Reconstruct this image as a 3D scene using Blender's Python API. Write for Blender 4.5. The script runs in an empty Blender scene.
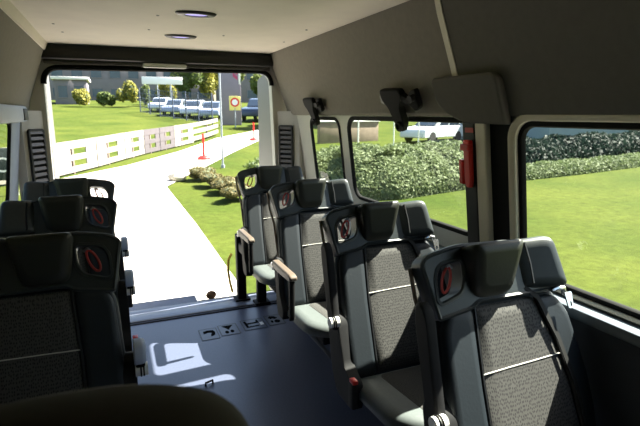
import bpy, bmesh, math, random
from mathutils import Vector, Matrix
from mathutils.geometry import tessellate_polygon
R = random.Random(7)
SC = bpy.context.scene
COL = SC.collection

# ------------------------------------------------------------------ materials
def srgb(r, g, b):
    f = lambda c: (c/255/12.92) if c/255 <= .04045 else ((c/255+.055)/1.055)**2.4
    return (f(r), f(g), f(b))
def mat(name, col, rough=.6, metal=0., var=.12, scale=30., bump=0., col2=None, spec=.5, emit=None, estr=0., coords='Object'):
    m = bpy.data.materials.new(name); m.use_nodes = True
    n = m.node_tree.nodes; l = m.node_tree.links
    p = n['Principled BSDF']
    p.inputs['Roughness'].default_value = rough; p.inputs['Metallic'].default_value = metal
    p.inputs['Specular IOR Level'].default_value = spec
    tc = n.new('ShaderNodeTexCoord'); no = n.new('ShaderNodeTexNoise')
    no.inputs['Scale'].default_value = scale; no.inputs['Detail'].default_value = 4
    l.new(tc.outputs[coords], no.inputs['Vector'])
    rp = n.new('ShaderNodeValToRGB'); e = rp.color_ramp.elements
    a = col; b = col2 or tuple(min(1, c*(1+var)) for c in col)
    if col2 is None: a = tuple(c*(1-var) for c in col)
    e[0].position = .3; e[1].position = .7
    e[0].color = (*a, 1); e[1].color = (*b, 1)
    l.new(no.outputs['Fac'], rp.inputs['Fac']); l.new(rp.outputs['Color'], p.inputs['Base Color'])
    if bump:
        bp = n.new('ShaderNodeBump'); bp.inputs['Strength'].default_value = bump; bp.inputs['Distance'].default_value = .01
        l.new(no.outputs['Fac'], bp.inputs['Height']); l.new(bp.outputs['Normal'], p.inputs['Normal'])
    if emit:
        p.inputs['Emission Color'].default_value = (*emit, 1); p.inputs['Emission Strength'].default_value = estr
    return m
def dotted(name, base, dot, scale, rough=.85):
    m = mat(name, base, rough, var=.1, scale=60)
    n = m.node_tree.nodes; l = m.node_tree.links; p = n['Principled BSDF']
    tc = n['Texture Coordinate']; v = n.new('ShaderNodeTexVoronoi'); v.voronoi_dimensions = '2D'
    sx = n.new('ShaderNodeSeparateXYZ'); cx = n.new('ShaderNodeCombineXYZ'); sb = n.new('ShaderNodeMath'); sb.operation = 'SUBTRACT'
    l.new(tc.outputs['Object'], sx.inputs[0]); l.new(sx.outputs['X'], cx.inputs['X']); l.new(sx.outputs['Z'], sb.inputs[0]); l.new(sx.outputs['Y'], sb.inputs[1]); l.new(sb.outputs[0], cx.inputs['Y'])
    v.inputs['Scale'].default_value = scale; v.inputs['Randomness'].default_value = .55
    l.new(cx.outputs[0], v.inputs['Vector'])
    mr = n.new('ShaderNodeMapRange'); mr.inputs['From Min'].default_value = .20; mr.inputs['From Max'].default_value = .38
    l.new(v.outputs['Distance'], mr.inputs['Value'])
    mx = n.new('ShaderNodeMix'); mx.data_type = 'RGBA'
    l.new(mr.outputs['Result'], mx.inputs['Factor'])
    mx.inputs['A'].default_value = (*dot, 1)
    src = p.inputs['Base Color'].links[0].from_socket
    l.new(src, mx.inputs['B']); l.new(mx.outputs['Result'], p.inputs['Base Color'])
    return m
def glass(name, tint, refl=.06):
    m = bpy.data.materials.new(name); m.use_nodes = True
    n = m.node_tree.nodes; l = m.node_tree.links
    for x in list(n): n.remove(x)
    o = n.new('ShaderNodeOutputMaterial'); t = n.new('ShaderNodeBsdfTransparent'); g = n.new('ShaderNodeBsdfGlossy')
    lw = n.new('ShaderNodeLayerWeight'); pw = n.new('ShaderNodeMath'); pw.operation = 'POWER'; pw.inputs[1].default_value = 5
    fr = n.new('ShaderNodeMath'); fr.operation = 'MULTIPLY_ADD'; fr.inputs[1].default_value = .35; fr.inputs[2].default_value = refl*.35
    l.new(lw.outputs['Facing'], pw.inputs[0]); l.new(pw.outputs[0], fr.inputs[0])
    mx = n.new('ShaderNodeMixShader'); t.inputs['Color'].default_value = (*tint, 1); g.inputs['Roughness'].default_value = .02
    g.inputs['Color'].default_value = (.9, .9, .9, 1)
    l.new(fr.outputs[0], mx.inputs['Fac']); l.new(t.outputs[0], mx.inputs[1]); l.new(g.outputs[0], mx.inputs[2]); l.new(mx.outputs[0], o.inputs['Surface'])
    return m
def leafmat(name, c1, c2, scale=.8):
    m = mat(name, c1, .7, col2=c2, scale=scale, spec=.25)
    n = m.node_tree.nodes; l = m.node_tree.links; p = n['Principled BSDF']
    tr = n.new('ShaderNodeBsdfTranslucent'); mx = n.new('ShaderNodeMixShader'); mx.inputs['Fac'].default_value = .3
    l.new(p.inputs['Base Color'].links[0].from_socket, tr.inputs['Color'])
    l.new(p.outputs[0], mx.inputs[1]); l.new(tr.outputs[0], mx.inputs[2])
    l.new(mx.outputs[0], n['Material Output'].inputs['Surface'])
    return m

M = dict(
    ceil=mat('ceiling_lining', srgb(236, 226, 210), .8, var=.03, scale=8),
    panel=mat('side_lining', srgb(128, 122, 112), .9, var=.05, scale=40, bump=.05),
    panel_dark=mat('dark_lining', srgb(96, 93, 86), .9, var=.05, scale=40),
    paint=mat('body_paint', srgb(196, 194, 186), .4, var=.03, scale=6),
    cream=mat('cream_paint', srgb(214, 206, 184), .45, var=.03, scale=6),
    bluish=mat('grey_blue_trim', srgb(165, 175, 196), .5, var=.04, scale=10),
    blacktrim=mat('black_trim', srgb(27, 27, 25), .6, var=.1),
    rubber=mat('black_rubber', srgb(14, 14, 14), .8, var=.1, spec=.2),
    lower=mat('lower_panel', srgb(44, 50, 60), .6, var=.08, scale=20),
    ledge=mat('ledge', srgb(96, 104, 112), .4, var=.06),
    floor=mat('floor_vinyl', srgb(74, 79, 97), .36, var=.10, scale=90, bump=.02),
    sill=mat('sill_plate', srgb(108, 114, 130), .35, var=.06, scale=20),
    groove=mat('groove', srgb(52, 48, 47), .5),
    alu=mat('aluminium', srgb(190, 192, 196), .3, .8, var=.05),
    chrome=mat('chrome', srgb(225, 225, 225), .18, .9, var=.02),
    leather=mat('seat_leatherette', srgb(25, 32, 38), .52, var=.08, scale=120, bump=.04, spec=.38),
    plastic=mat('seat_shell_plastic', srgb(38, 44, 46), .42, var=.08, scale=60),
    headpad=mat('headrest_leatherette', srgb(33, 35, 28), .5, var=.08, scale=120, bump=.04),
    fabric=dotted('seat_fabric', srgb(69, 68, 66), srgb(26, 26, 28), 165),
    seam=mat('seam_thread', srgb(196, 194, 188), .8, var=.02),
    piping=mat('piping', srgb(16, 18, 22), .5),
    frame=mat('seat_frame_metal', srgb(24, 24, 26), .7, .0, spec=.25),
    redloop=mat('red_loop', srgb(190, 62, 60), .5, var=.06),
    red=mat('red_plastic', srgb(206, 34, 26), .4, var=.05),
    white=mat('white_plastic', srgb(232, 230, 226), .4, var=.02),
    belt=mat('belt_webbing', srgb(12, 12, 13), .8, var=.1, scale=200),
    frontseat=mat('front_seat_cover', srgb(34, 30, 22), .85, var=.1, scale=60, bump=.05),
    sticker=mat('sticker', srgb(68, 72, 84), .35, var=.04),
    ink=mat('sticker_ink', srgb(8, 8, 10), .95, spec=.05),
    led=mat('led_lens', srgb(190, 180, 230), .3, emit=srgb(160, 150, 255), estr=.35),
    lens=mat('lamp_lens', srgb(205, 208, 200), .3, var=.03),
    louvre=mat('louvre_plastic', srgb(96, 92, 88), .5, var=.05),
    road=mat('concrete', srgb(166, 161, 153), .9, var=.06, scale=.8, coords='Object'),
    stone=mat('stone', srgb(176, 168, 150), .9, var=.2, scale=5, bump=.3),
    fence=mat('fence_board', srgb(124, 119, 110), .8, var=.06, scale=3),
    fencegrey=mat('weathered_board', srgb(70, 65, 67), .8, var=.1, scale=3),
    post=mat('fence_post', srgb(92, 80, 72), .8, var=.1, scale=4),
    galv=mat('galvanised', srgb(150, 156, 162), .45, .4, var=.05),
    mesh_post=mat('dark_post', srgb(70, 78, 92), .5, .2),
    carsilver=mat('car_silver', srgb(188, 196, 208), .25, .3, var=.03, scale=2),
    carwhite=mat('car_white', srgb(200, 204, 208), .25, .0, var=.02, scale=2), wallbeige=mat('beige_masonry', srgb(122, 106, 92), .9, var=.15, scale=3),
    cardark=mat('car_dark', srgb(58, 70, 88), .25, .3, var=.03, scale=2),
    cargrey=mat('car_grey', srgb(140, 152, 172), .25, .3, var=.03, scale=2),
    carglass=mat('car_glass', srgb(36, 46, 58), .12, var=.03),
    tyre=mat('tyre', srgb(24, 24, 24), .8),
    totem=mat('totem_panel', srgb(126, 118, 128), .5, var=.04, scale=2),
    magenta=mat('totem_mark', srgb(170, 60, 96), .5, var=.05),
    signyellow=mat('sign_yellow', srgb(228, 214, 120), .5, var=.03),
    wallgrey=mat('render_grey', srgb(112, 108, 112), .9, var=.06, scale=1),
    wallwhite=mat('render_white', srgb(214, 212, 208), .9, var=.04, scale=1),
    wallblue=mat('wall_blue_grey', srgb(118, 134, 146), .9, var=.05, scale=1),
    roofred=mat('roof_brown', srgb(120, 92, 84), .9, var=.1, scale=2),
    winglass=mat('building_glass', srgb(60, 78, 92), .15, var=.1, scale=1),
    bark=mat('bark', srgb(84, 70, 56), .9, var=.2, scale=8),
    yellow=mat('yellow_strap', srgb(226, 190, 60), .5, var=.05),
    brown=mat('brown_rubber', srgb(110, 84, 62), .7, var=.1),
    signdark=mat('sign_dark', srgb(36, 46, 44), .6, var=.05),
    leaf=leafmat('leaf_hedge', srgb(84, 98, 62), srgb(112, 122, 88)),
    leafy=leafmat('leaf_yellow', srgb(112, 112, 44), srgb(150, 146, 70), .5),
    leafg=leafmat('leaf_green', srgb(62, 82, 40), srgb(104, 114, 56), .5),
    leafd=leafmat('leaf_dark', srgb(26, 38, 34), srgb(42, 56, 48), .5),
    leafo=leafmat('leaf_bush', srgb(84, 80, 46), srgb(112, 104, 66), 1.),
    core=mat('hedge_core', srgb(66, 76, 50), .9, var=.3, scale=3),
    doorgrey=mat('door_lining', srgb(88, 88, 86), .5, var=.04, scale=6),
    glass=glass('window_glass', (.80, .84, .78)),
    clear=glass('clear_glass', (.88, .9, .88)),
)
def grassmat():
    m = mat('lawn_grass', srgb(47, 60, 18), .9, scale=.35, col2=srgb(68, 75, 28), spec=.04)
    n = m.node_tree.nodes; l = m.node_tree.links; p = n['Principled BSDF']; tc = n['Texture Coordinate']
    src = p.inputs['Base Color'].links[0].from_socket
    no = n.new('ShaderNodeTexNoise'); no.inputs['Scale'].default_value = 5; no.inputs['Detail'].default_value = 8; no.inputs['Roughness'].default_value = .75
    l.new(tc.outputs['Object'], no.inputs['Vector'])
    mr = n.new('ShaderNodeMapRange'); mr.inputs['From Min'].default_value = .3; mr.inputs['From Max'].default_value = .7
    mr.inputs['To Min'].default_value = .62; mr.inputs['To Max'].default_value = 1.25
    l.new(no.outputs['Fac'], mr.inputs['Value'])
    mx = n.new('ShaderNodeMix'); mx.data_type = 'RGBA'; mx.blend_type = 'MULTIPLY'; mx.inputs['Factor'].default_value = 1
    l.new(src, mx.inputs['A']); l.new(mr.outputs['Result'], mx.inputs['B']); l.new(mx.outputs['Result'], p.inputs['Base Color'])
    bp = n.new('ShaderNodeBump'); bp.inputs['Strength'].default_value = .5; bp.inputs['Distance'].default_value = .05
    l.new(no.outputs['Fac'], bp.inputs['Height']); l.new(bp.outputs['Normal'], p.inputs['Normal'])
    return m
M['grass'] = grassmat()

# ------------------------------------------------------------------ mesh helpers
class MB:
    def __init__(s): s.b = bmesh.new()
    def face(s, pts):
        vs = [s.b.verts.new(p) for p in pts]
        try: return s.b.faces.new(vs)
        except ValueError: return None
    def box(s, x0, x1, y0, y1, z0, z1, bev=0., mx=None, seg=2):
        r = bmesh.ops.create_cube(s.b, size=1)
        m = Matrix.Translation(((x0+x1)/2, (y0+y1)/2, (z0+z1)/2)) @ Matrix.Diagonal((abs(x1-x0), abs(y1-y0), abs(z1-z0), 1))
        bmesh.ops.transform(s.b, matrix=m, verts=r['verts'])
        vs = r['verts']
        if bev:
            es = list({e for v in vs for e in v.link_edges})
            q = bmesh.ops.bevel(s.b, geom=es, offset=bev, segments=seg, profile=.5, affect='EDGES')
            vs = list({v for f in q['faces'] for v in f.verts} | {v for v in vs if v.is_valid})
        if mx is not None: bmesh.ops.transform(s.b, matrix=mx, verts=vs)
        return s
    def loft(s, rings, cap=True, close=True):
        vr = [[s.b.verts.new(p) for p in r] for r in rings]
        n = len(rings[0])
        for a, b in zip(vr, vr[1:]):
            for i in range(n if close else n-1):
                j = (i+1) % n
                s.b.faces.new((a[i], a[j], b[j], b[i]))
        if cap:
            for r in (vr[0], vr[-1]):
                try: s.b.faces.new(r)
                except ValueError: pass
        return s
    def plate(s, outline, holes, fr, d0, d1):
        """flat plate with holes: 2D outline -> fr(u,w,d)"""
        polys = [outline]+list(holes)
        tris = tessellate_polygon([[Vector((a, b, 0)) for a, b in p] for p in polys])
        flat = [p for q in polys for p in q]
        A = [s.b.verts.new(fr(u, w, d0)) for u, w in flat]
        B = [s.b.verts.new(fr(u, w, d1)) for u, w in flat] if d1 is not None else None
        for t in tris:
            try: s.b.faces.new([A[i] for i in t])
            except ValueError: pass
            if B:
                try: s.b.faces.new([B[i] for i in reversed(t)])
                except ValueError: pass
        if B:
            k = 0
            for q in polys:
                for i in range(len(q)):
                    j = (i+1) % len(q)
                    try: s.b.faces.new((A[k+i], A[k+j], B[k+j], B[k+i]))
                    except ValueError: pass
                k += len(q)
        return s
    def tube(s, pts, r, n=8, closed=False, flat=None):
        pts = [Vector(p) for p in pts]; rings = []
        m = len(pts); up = Vector((0, 0, 1)); prev = None
        for i, p in enumerate(pts):
            a = pts[(i-1) % m] if (closed or i) else p
            b = pts[(i+1) % m] if (closed or i < m-1) else p
            t = (b-a).normalized()
            if prev is None:
                x = t.cross(up)
                if x.length < .1: x = t.cross(Vector((1, 0, 0)))
            else: x = prev - t*prev.dot(t)
            x.normalize(); prev = x; y = t.cross(x)
            rr = r[i] if isinstance(r, (list, tuple)) else r
            f = flat or 1
            rings.append([p + x*math.cos(k*2*math.pi/n)*rr + y*math.sin(k*2*math.pi/n)*rr*f for k in range(n)])
        if closed: rings.append(rings[0]); 
        vr = [[s.b.verts.new(p) for p in rg] for rg in (rings[:-1] if closed else rings)]
        if closed: vr.append(vr[0])
        for a, b in zip(vr, vr[1:]):
            for i in range(n): s.b.faces.new((a[i], a[(i+1) % n], b[(i+1) % n], b[i]))
        if not closed:
            s.b.faces.new(vr[0]); s.b.faces.new(vr[-1])
        return s
    def cyl(s, a, b, r, n=16): return s.tube([a, b], r, n)
    def ball(s, c, r, u=12, v=8, sc=(1, 1, 1)):
        q = bmesh.ops.create_uvsphere(s.b, u_segments=u, v_segments=v, radius=r)
        bmesh.ops.transform(s.b, matrix=Matrix.Translation(c) @ Matrix.Diagonal((*sc, 1)), verts=q['verts']); return s
    def build(s, name, m, parent=None, sharp=40, props=None):
        bmesh.ops.remove_doubles(s.b, verts=s.b.verts, dist=1e-6)
        bmesh.ops.recalc_face_normals(s.b, faces=s.b.faces)
        me = bpy.data.meshes.new(name); s.b.to_mesh(me); s.b.free()
        me.shade_smooth(); me.set_sharp_from_angle(angle=math.radians(sharp))
        me.materials.append(M[m] if isinstance(m, str) else m)
        o = bpy.data.objects.new(name, me); COL.objects.link(o)
        if parent: o.parent = parent
        for k, v in (props or {}).items(): o[k] = v
        return o
def tag(o, label, cat, group=None, kind=None):
    o['label'] = label; o['category'] = cat
    if group: o['group'] = group
    if kind: o['kind'] = kind
    return o
def struct(o): o['kind'] = 'structure'; return o
def empty(name, loc=(0, 0, 0), rz=0):
    o = bpy.data.objects.new(name, None); COL.objects.link(o); o.location = loc; o.rotation_euler = (0, 0, rz); o.empty_display_size = .1
    return o
def copy_tree(o, parent=None):
    c = o.copy(); COL.objects.link(c)
    if parent: c.parent = parent
    for ch in list(o.children): copy_tree(ch, c)
    return c
def rr(x0, x1, y0, y1, r, n=6):
    out = []
    for cx, cy, a in ((x1-r, y0+r, -90), (x1-r, y1-r, 0), (x0+r, y1-r, 90), (x0+r, y0+r, 180)):
        for k in range(n+1):
            t = math.radians(a+90*k/n); out.append((cx+r*math.cos(t), cy+r*math.sin(t)))
    return out
def rpoly(pts, r, n=5):
    """round the corners of a polygon; r number or list"""
    out = []; m = len(pts)
    for i in range(m):
        p = Vector(pts[i]); a = Vector(pts[i-1]); b = Vector(pts[(i+1) % m])
        ri = r[i] if isinstance(r, (list, tuple)) else r
        da = (a-p); db = (b-p); ca = min(ri, da.length*.48); cb = min(ri, db.length*.48)
        p0 = p+da.normalized()*ca; p1 = p+db.normalized()*cb
        for k in range(n+1):
            t = k/n; q = p0*(1-t)**2 + p*2*t*(1-t) + p1*t*t
            out.append((q.x, q.y))
    return out
def inset(o, d):
    n = len(o); area = sum(o[i][0]*o[(i+1) % n][1]-o[(i+1) % n][0]*o[i][1] for i in range(n)); s = 1 if area > 0 else -1
    out = []
    for i in range(n):
        a = Vector(o[i-1]); p = Vector(o[i]); b = Vector(o[(i+1) % n])
        e1 = (p-a); e2 = (b-p)
        t = ((e1.normalized() if e1.length > 1e-9 else Vector((0, 0)))+(e2.normalized() if e2.length > 1e-9 else Vector((0, 0))))
        if t.length < 1e-9: out.append(o[i]); continue
        t.normalize(); out.append((p.x - s*t.y*d, p.y + s*t.x*d))
    return out
def pad(mb, outline, levels, fr):
    """cushion-like loft: levels [(inset, depth)...]"""
    us = [p[0] for p in outline]; ws = [p[1] for p in outline]
    cu, cw, hu, hw = (min(us)+max(us))/2, (min(ws)+max(ws))/2, (max(us)-min(us))/2, (max(ws)-min(ws))/2
    def sh(i):
        fu, fw_ = 1-min(i/hu, .8), 1-min(i/hw, .8)
        return [(cu+(u-cu)*fu, cw+(w-cw)*fw_) for u, w in outline]
    levels = list(levels)+[(levels[-1][0]+.0012, levels[-1][1])]
    return mb.loft([[fr(u, w, d) for u, w in sh(i)] for i, d in levels])
def soft(mb, outline, d0, d1, r, fr, back=.004):
    L = [(back, d0), (0, d0+min(back, abs(d1-d0)*.3)*(1 if d1 > d0 else -1))]
    sg = 1 if d1 > d0 else -1
    for k in range(5):
        t = math.radians(90*k/4)
        L.append((r*(1-math.cos(t)), d1 - sg*r + sg*r*math.sin(t)))
    return pad(mb, outline, L, fr)

# ------------------------------------------------------------------ camera (24 mm-ish view from between the front seats to the rear door)
F, H = 490., 1.42
TH = math.atan((213-114)/F); PS = math.atan((320-111)/F*math.cos(TH))
cd = bpy.data.cameras.new('camera'); cam = bpy.data.objects.new('camera', cd); COL.objects.link(cam)
cd.sensor_width = 23.5; cd.lens = F/640*23.5; cd.clip_start = .02; cd.clip_end = 400
fw = Vector((math.sin(PS)*math.cos(TH), math.cos(PS)*math.cos(TH), -math.sin(TH)))
cam.matrix_world = Matrix.Translation((0, 0, H)) @ fw.to_track_quat('-Z', 'Y').to_matrix().to_4x4()
cd.dof.use_dof = True; cd.dof.focus_distance = 1.9; cd.dof.aperture_fstop = 4.5
SC.camera = cam

# ------------------------------------------------------------------ van shell
CX = .375
XR = lambda z: 1.31-.1304*(z-.95)
XL = lambda z: 2*CX-XR(z)
Y0, YR = -1.25, 3.46
WIN_R = [('window_1', .1, 1.268, .868, 1.388, .055), ('window_2', 1.50, 2.585, .94, 1.395, .075), ('window_3', 2.71, 3.17, .94, 1.39, .06)]
WIN_L = [('window_4', 2.2, 3.115, .93, 1.385, .06)]  # unseen windows further forward left out to keep the left seats dark
def side(name, X, wins, sgn):
    fr = lambda u, w, d: (X(w)+sgn*d, u, w)
    b = MB().plate([(Y0, .79), (YR, .79), (YR, 1.48), (Y0, 1.48)], [rr(a, c, z0, z1, r) for _, a, c, z0, z1, r in wins], fr, 0, .010)
    # lower wall
    x = X(.82); o = .03*sgn
    b.face([(x+o, Y0, -.02), (x+o, YR, -.02), (x+o, YR, .86), (x+o, Y0, .86)])
    b.face([(x+o*2.6, Y0, -.3), (x+o*2.6, YR+.15, -.3), (x+o*2.6, YR+.15, .83), (x+o*2.6, Y0, .83)])
    # outer skin above the windows up to the roof
    x2 = X(1.48)+.05*sgn
    b.loft([[(x2, Y0, 1.47), (x2-.02*sgn, Y0, 1.7), (x2-.14*sgn, Y0, 1.93)], [(x2, YR+.2, 1.47), (x2-.02*sgn, YR+.2, 1.7), (x2-.14*sgn, YR+.2, 1.93)]], cap=False, close=False)
    struct(b.build(name, 'paint'))
    for nm, a, c, z0, z1, r in wins:
        w = struct(empty(nm, (X(1.2), (a+c)/2, z0)))
        w.location = (0, 0, 0)
        oo = rr(a, c, z0, z1, r)
        sb = MB()
        ins = inset(oo, -.012) if False else oo
        prof = [(-.012, -.005), (.006, -.006), (.010, .0), (.010, .010), (-.014, .013)]
        rings = []
        for i, d in prof: rings.append([fr(u, v, d) for u, v in inset(oo, i)])
        rings.append(rings[0])
        sb.loft(rings, cap=False).build('seal', 'rubber', w)
        MB().plate(inset(oo, -.01), [], fr, .004, None).build('pane', 'glass', w)
side('wall_right', XR, WIN_R, 1)
side('wall_left', XL, WIN_L, -1)

# ceiling, bevelled along its left edge; roof skin above
b = MB()
b.box(-.32, 1.072, Y0, 3.52, 1.84, 1.862)
b.loft([[(-.32, Y0, 1.84), (-.337, Y0, 1.80), (-.36, Y0, 1.80), (-.36, Y0, 1.862)], [(-.32, 3.52, 1.84), (-.337, 3.52, 1.80), (-.36, 3.52, 1.80), (-.36, 3.52, 1.862)]], cap=False, close=False)
ceil = struct(b.build('ceiling', 'ceil'))
struct(MB().box(-.45, 1.25, Y0-.05, 3.68, 1.93, 1.96).build('roof', 'paint'))
for i, (x, y) in enumerate([(-.23, 2.10), (-.22, 2.75), (-.20, 3.0), (.21, 2.75), (.22, 2.35), (.98, 2.9), (.60, 2.8), (.95, 2.45)]):
    MB().cyl((x, y, 1.8375), (x, y, 1.8405), .006, 10).build('screw', 'louvre', ceil)

# slanted upper side linings
def lining(name, pts, y0, y1, m, t=.012, sgn=1):
    mb = MB(); q = [(x, z) for x, z in pts]; back = [(x+t*sgn, z+t*.4) for x, z in reversed(q)]
    prof = q+back
    mb.loft([[(x, y0, z) for x, z in prof], [(x, y1, z) for x, z in prof]])
    return struct(mb.build(name, m))
RP = [(1.078, 1.845), (1.10, 1.77), (1.165, 1.60), (1.215, 1.46), (1.222, 1.425), (1.235, 1.412), (1.262, 1.412)]
lining('trim_1', RP, 1.545, 3.56, 'panel')
lining('trim_2', RP, Y0, 1.515, 'panel_dark')
lining('trim_3', [(x-.004, z) for x, z in RP[:4]]+[(1.211, 1.44)], 1.515, 1.545, 'cream')       # cream joint strip
lining('trim_4', [(-.345, 1.80), (-.40, 1.66), (-.455, 1.50), (-.465, 1.45), (-.50, 1.44)], Y0, 3.56, 'panel', sgn=-1)
# grey-blue rail under the left lining
struct(MB().box(-.56, -.448, Y0, 3.36, 1.375, 1.468, .02).build('trim_5', 'bluish'))
MB().box(-.452, -.443, 3.20, 3.32, 1.385, 1.45, .004).build('slot', 'blacktrim', bpy.data.objects['trim_5'])
# left pillar cover behind the window
fr = lambda u, w, d: (XL(w)+d, u, w)
struct(soft(MB(), rr(3.13, 3.40, .6, 1.40, .02), 0, .006, .004, fr).build('trim_6', 'bluish'))
# right pillars by the near window: dark panel, cream strip, black gap, cream frame
fr = lambda u, w, d: (XR(w)-d, u, w)
struct(soft(MB(), rr(1.462, 1.535, .83, 1.43, .008), 0, .03, .008, fr).build('trim_7', 'blacktrim'))
struct(soft(MB(), rr(1.402, 1.460, .83, 1.418, .006), 0, .034, .008, fr).build('trim_8', 'cream'))
struct(MB().plate(rr(1.305, 1.402, .83, 1.415, .006), [], fr, .001, .012).build('trim_9', 'rubber'))
o = rr(.1, 1.268, .868, 1.388, .055); o1 = inset(o, -.010); o2 = rr(.06, 1.312, .846, 1.421, .085)
mb = MB(); mb.loft([[fr(u, w, 0) for u, w in o1], [fr(u, w, .018) for u, w in o1], [fr(u, w, .022) for u, w in inset(o1, -.005)], [fr(u, w, .022) for u, w in inset(o2, .005)], [fr(u, w, .016) for u, w in o2], [fr(u, w, 0) for u, w in o2]], cap=False)
struct(mb.build('trim_10', 'cream'))
# window ledges
struct(MB().box(1.252, 1.36, Y0, YR, .805, .842, .010).build('trim_11', 'ledge'))
struct(MB().box(-.61, -.502, Y0, YR, .805, .842, .010).build('trim_12', 'ledge'))
struct(MB().box(1.30, 1.353, Y0, YR, .0, .805, .004).build('trim_13', 'lower'))
struct(MB().box(-.603, -.55, Y0, YR, .0, .805, .004).build('trim_14', 'lower'))

# rear wall with the open doorway
hole = rpoly([(-.385, .0), (1.165, .0), (1.105, 1.725), (-.372, 1.705)], [.01, .01, .1, .1], 8)
fr = lambda u, w, d: (u, 3.58+d, w)
mb = MB().plate([(-.66, -.05), (1.42, -.05), (1.42, 1.94), (-.56, 1.94), (-.56, .86), (-.66, .84)], [hole], fr, 0, .07)
struct(mb.build('wall_rear', 'paint'))
ring = [fr(u, w, -.004) for u, w in hole if w > .02]
struct(MB().tube(ring, .017, 8).build('trim_15', 'rubber'))
# header over the door: black band plus a grey moulding
struct(MB().box(-.37, 1.10, 3.49, 3.578, 1.752, 1.842, .012).build('trim_16', 'blacktrim'))
struct(MB().box(-.36, 1.09, 3.545, 3.578, 1.728, 1.75, .004).build('trim_17', 'louvre'))
# chamfered corner posts
for nm, xa, xb in (('trim_18', -.495, -.398), ('trim_19', 1.262, 1.150)):
    s = 1 if xb > xa else -1
    mb = MB(); mb.loft([[(xa, 3.41, z), (xb, 3.578, z), (xb-.14*s, 3.578, z), (xa-.05*s, 3.41, z)] for z in (0, 1.44)])
    struct(mb.build(nm, 'paint'))
def vent(xa, xb, ya, yb, z0, z1, label):
    root = empty('air_vent', ((xa+xb)/2, (ya+yb)/2, z0))
    d = Vector((xb-xa, yb-ya, 0)); L = d.length; d.normalize(); nrm = Vector((d.y, -d.x, 0))
    if nrm.y > 0: nrm = -nrm
    c = Vector(((xa+xb)/2, (ya+yb)/2, 0))
    fr = lambda u, w, e: tuple(d*u + nrm*e + Vector((0, 0, w-z0)))
    o = rr(-L/2, L/2, z0, z1, .02); i = inset(o, .013)
    MB().plate(o, [i], fr, .002, .016).build('frame', 'blacktrim', root)
    MB().plate(i, [], fr, .003, .004).build('backing', 'rubber', root)
    n = 10
    for k in range(n):
        z = z0+.022+(z1-z0-.044)*k/(n-1); h = (z1-z0)/n*.30; w = L/2-.014
        mb = MB(); mb.loft([[fr(u, z-h, .004), fr(u, z-h*.6, .016), fr(u, z+h, .010), fr(u, z+h, .004)] for u in (-w, w)])
        mb.build('slat', 'louvre', root)
    return tag(root, label, 'vent', 'louvred vents beside the rear door')
vent(-.478, -.408, 3.437, 3.560, .95, 1.33, 'black louvred air vent on the left rear corner post, above the left seats')
vent(1.160, 1.232, 3.563, 3.455, .98, 1.34, 'black louvred air vent on the right rear corner post beside the doorway')

# floor, sill, unseen cab front closed up to hold back windscreen light
floor = struct(MB().box(-.60, 1.35, Y0, 3.385, -.03, 0).build('floor', 'floor'))
struct(MB().box(-.40, 1.19, 3.40, 3.575, -.03, .006, .004).build('trim_20', 'sill'))
struct(MB().box(-.40, 1.19, 3.385, 3.40, -.03, .003).build('trim_21', 'rubber'))
struct(MB().box(-.40, 1.19, 3.408, 3.436, .0055, .012, .003).build('trim_22', 'groove'))
struct(MB().box(-.40, 1.17, 3.575, 3.66, -.05, .002, .004).build('trim_23', 'sill'))
for x in (1.085, -.33):
    struct(MB().box(x, x+.03, Y0, 3.38, .0005, .004, .001).build('trim_24' if x > 0 else 'trim_25', 'groove'))
fr = lambda u, w, d: (u, Y0+d, w)
struct(MB().plate([(-.66, -.05), (1.42, -.05), (1.42, 1.94), (-.66, 1.94)], [rr(.5, 1.0, 1.20, 1.40, .08)], fr, 0, -.06).build('light_block_front', 'blacktrim'))  # unseen front wall, mostly closed to keep light off the seats
struct(MB().plate(rr(.5, 1.0, 1.20, 1.40, .08), [], fr, -.02, None).build('shrunk_windscreen', 'clear'))  # unseen windscreen, cut down so that little light enters
struct(MB().box(-.6, 1.35, Y0, -.75, 0, .90, .04).build('dashboard', 'blacktrim'))

# rear door leaves, swung open at right angles
def leaf_door(name, x, sgn):
    root = struct(empty(name, (x, 3.665, -.1), math.radians(3.5 if sgn > 0 else 7)*sgn))
    fr = lambda u, w, d: (d*sgn, u, w)
    MB().plate(rpoly([(0, 0), (.76, 0), (.76, 1.82), (0, 1.86)], .06), [], fr, 0, .05).build('panel', 'doorgrey', root)
    soft(MB(), rr(.10, .66, .95, 1.66, .06), 0, -.012, .008, fr).build('lining', 'doorgrey', root)
    MB().box(.05*sgn, .075*sgn, .3, .42, .8, .83, .005).build('handle', 'blacktrim', root)
leaf_door('door_1', -.425, 1)
leaf_door('door_2', 1.195, -1)

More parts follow.
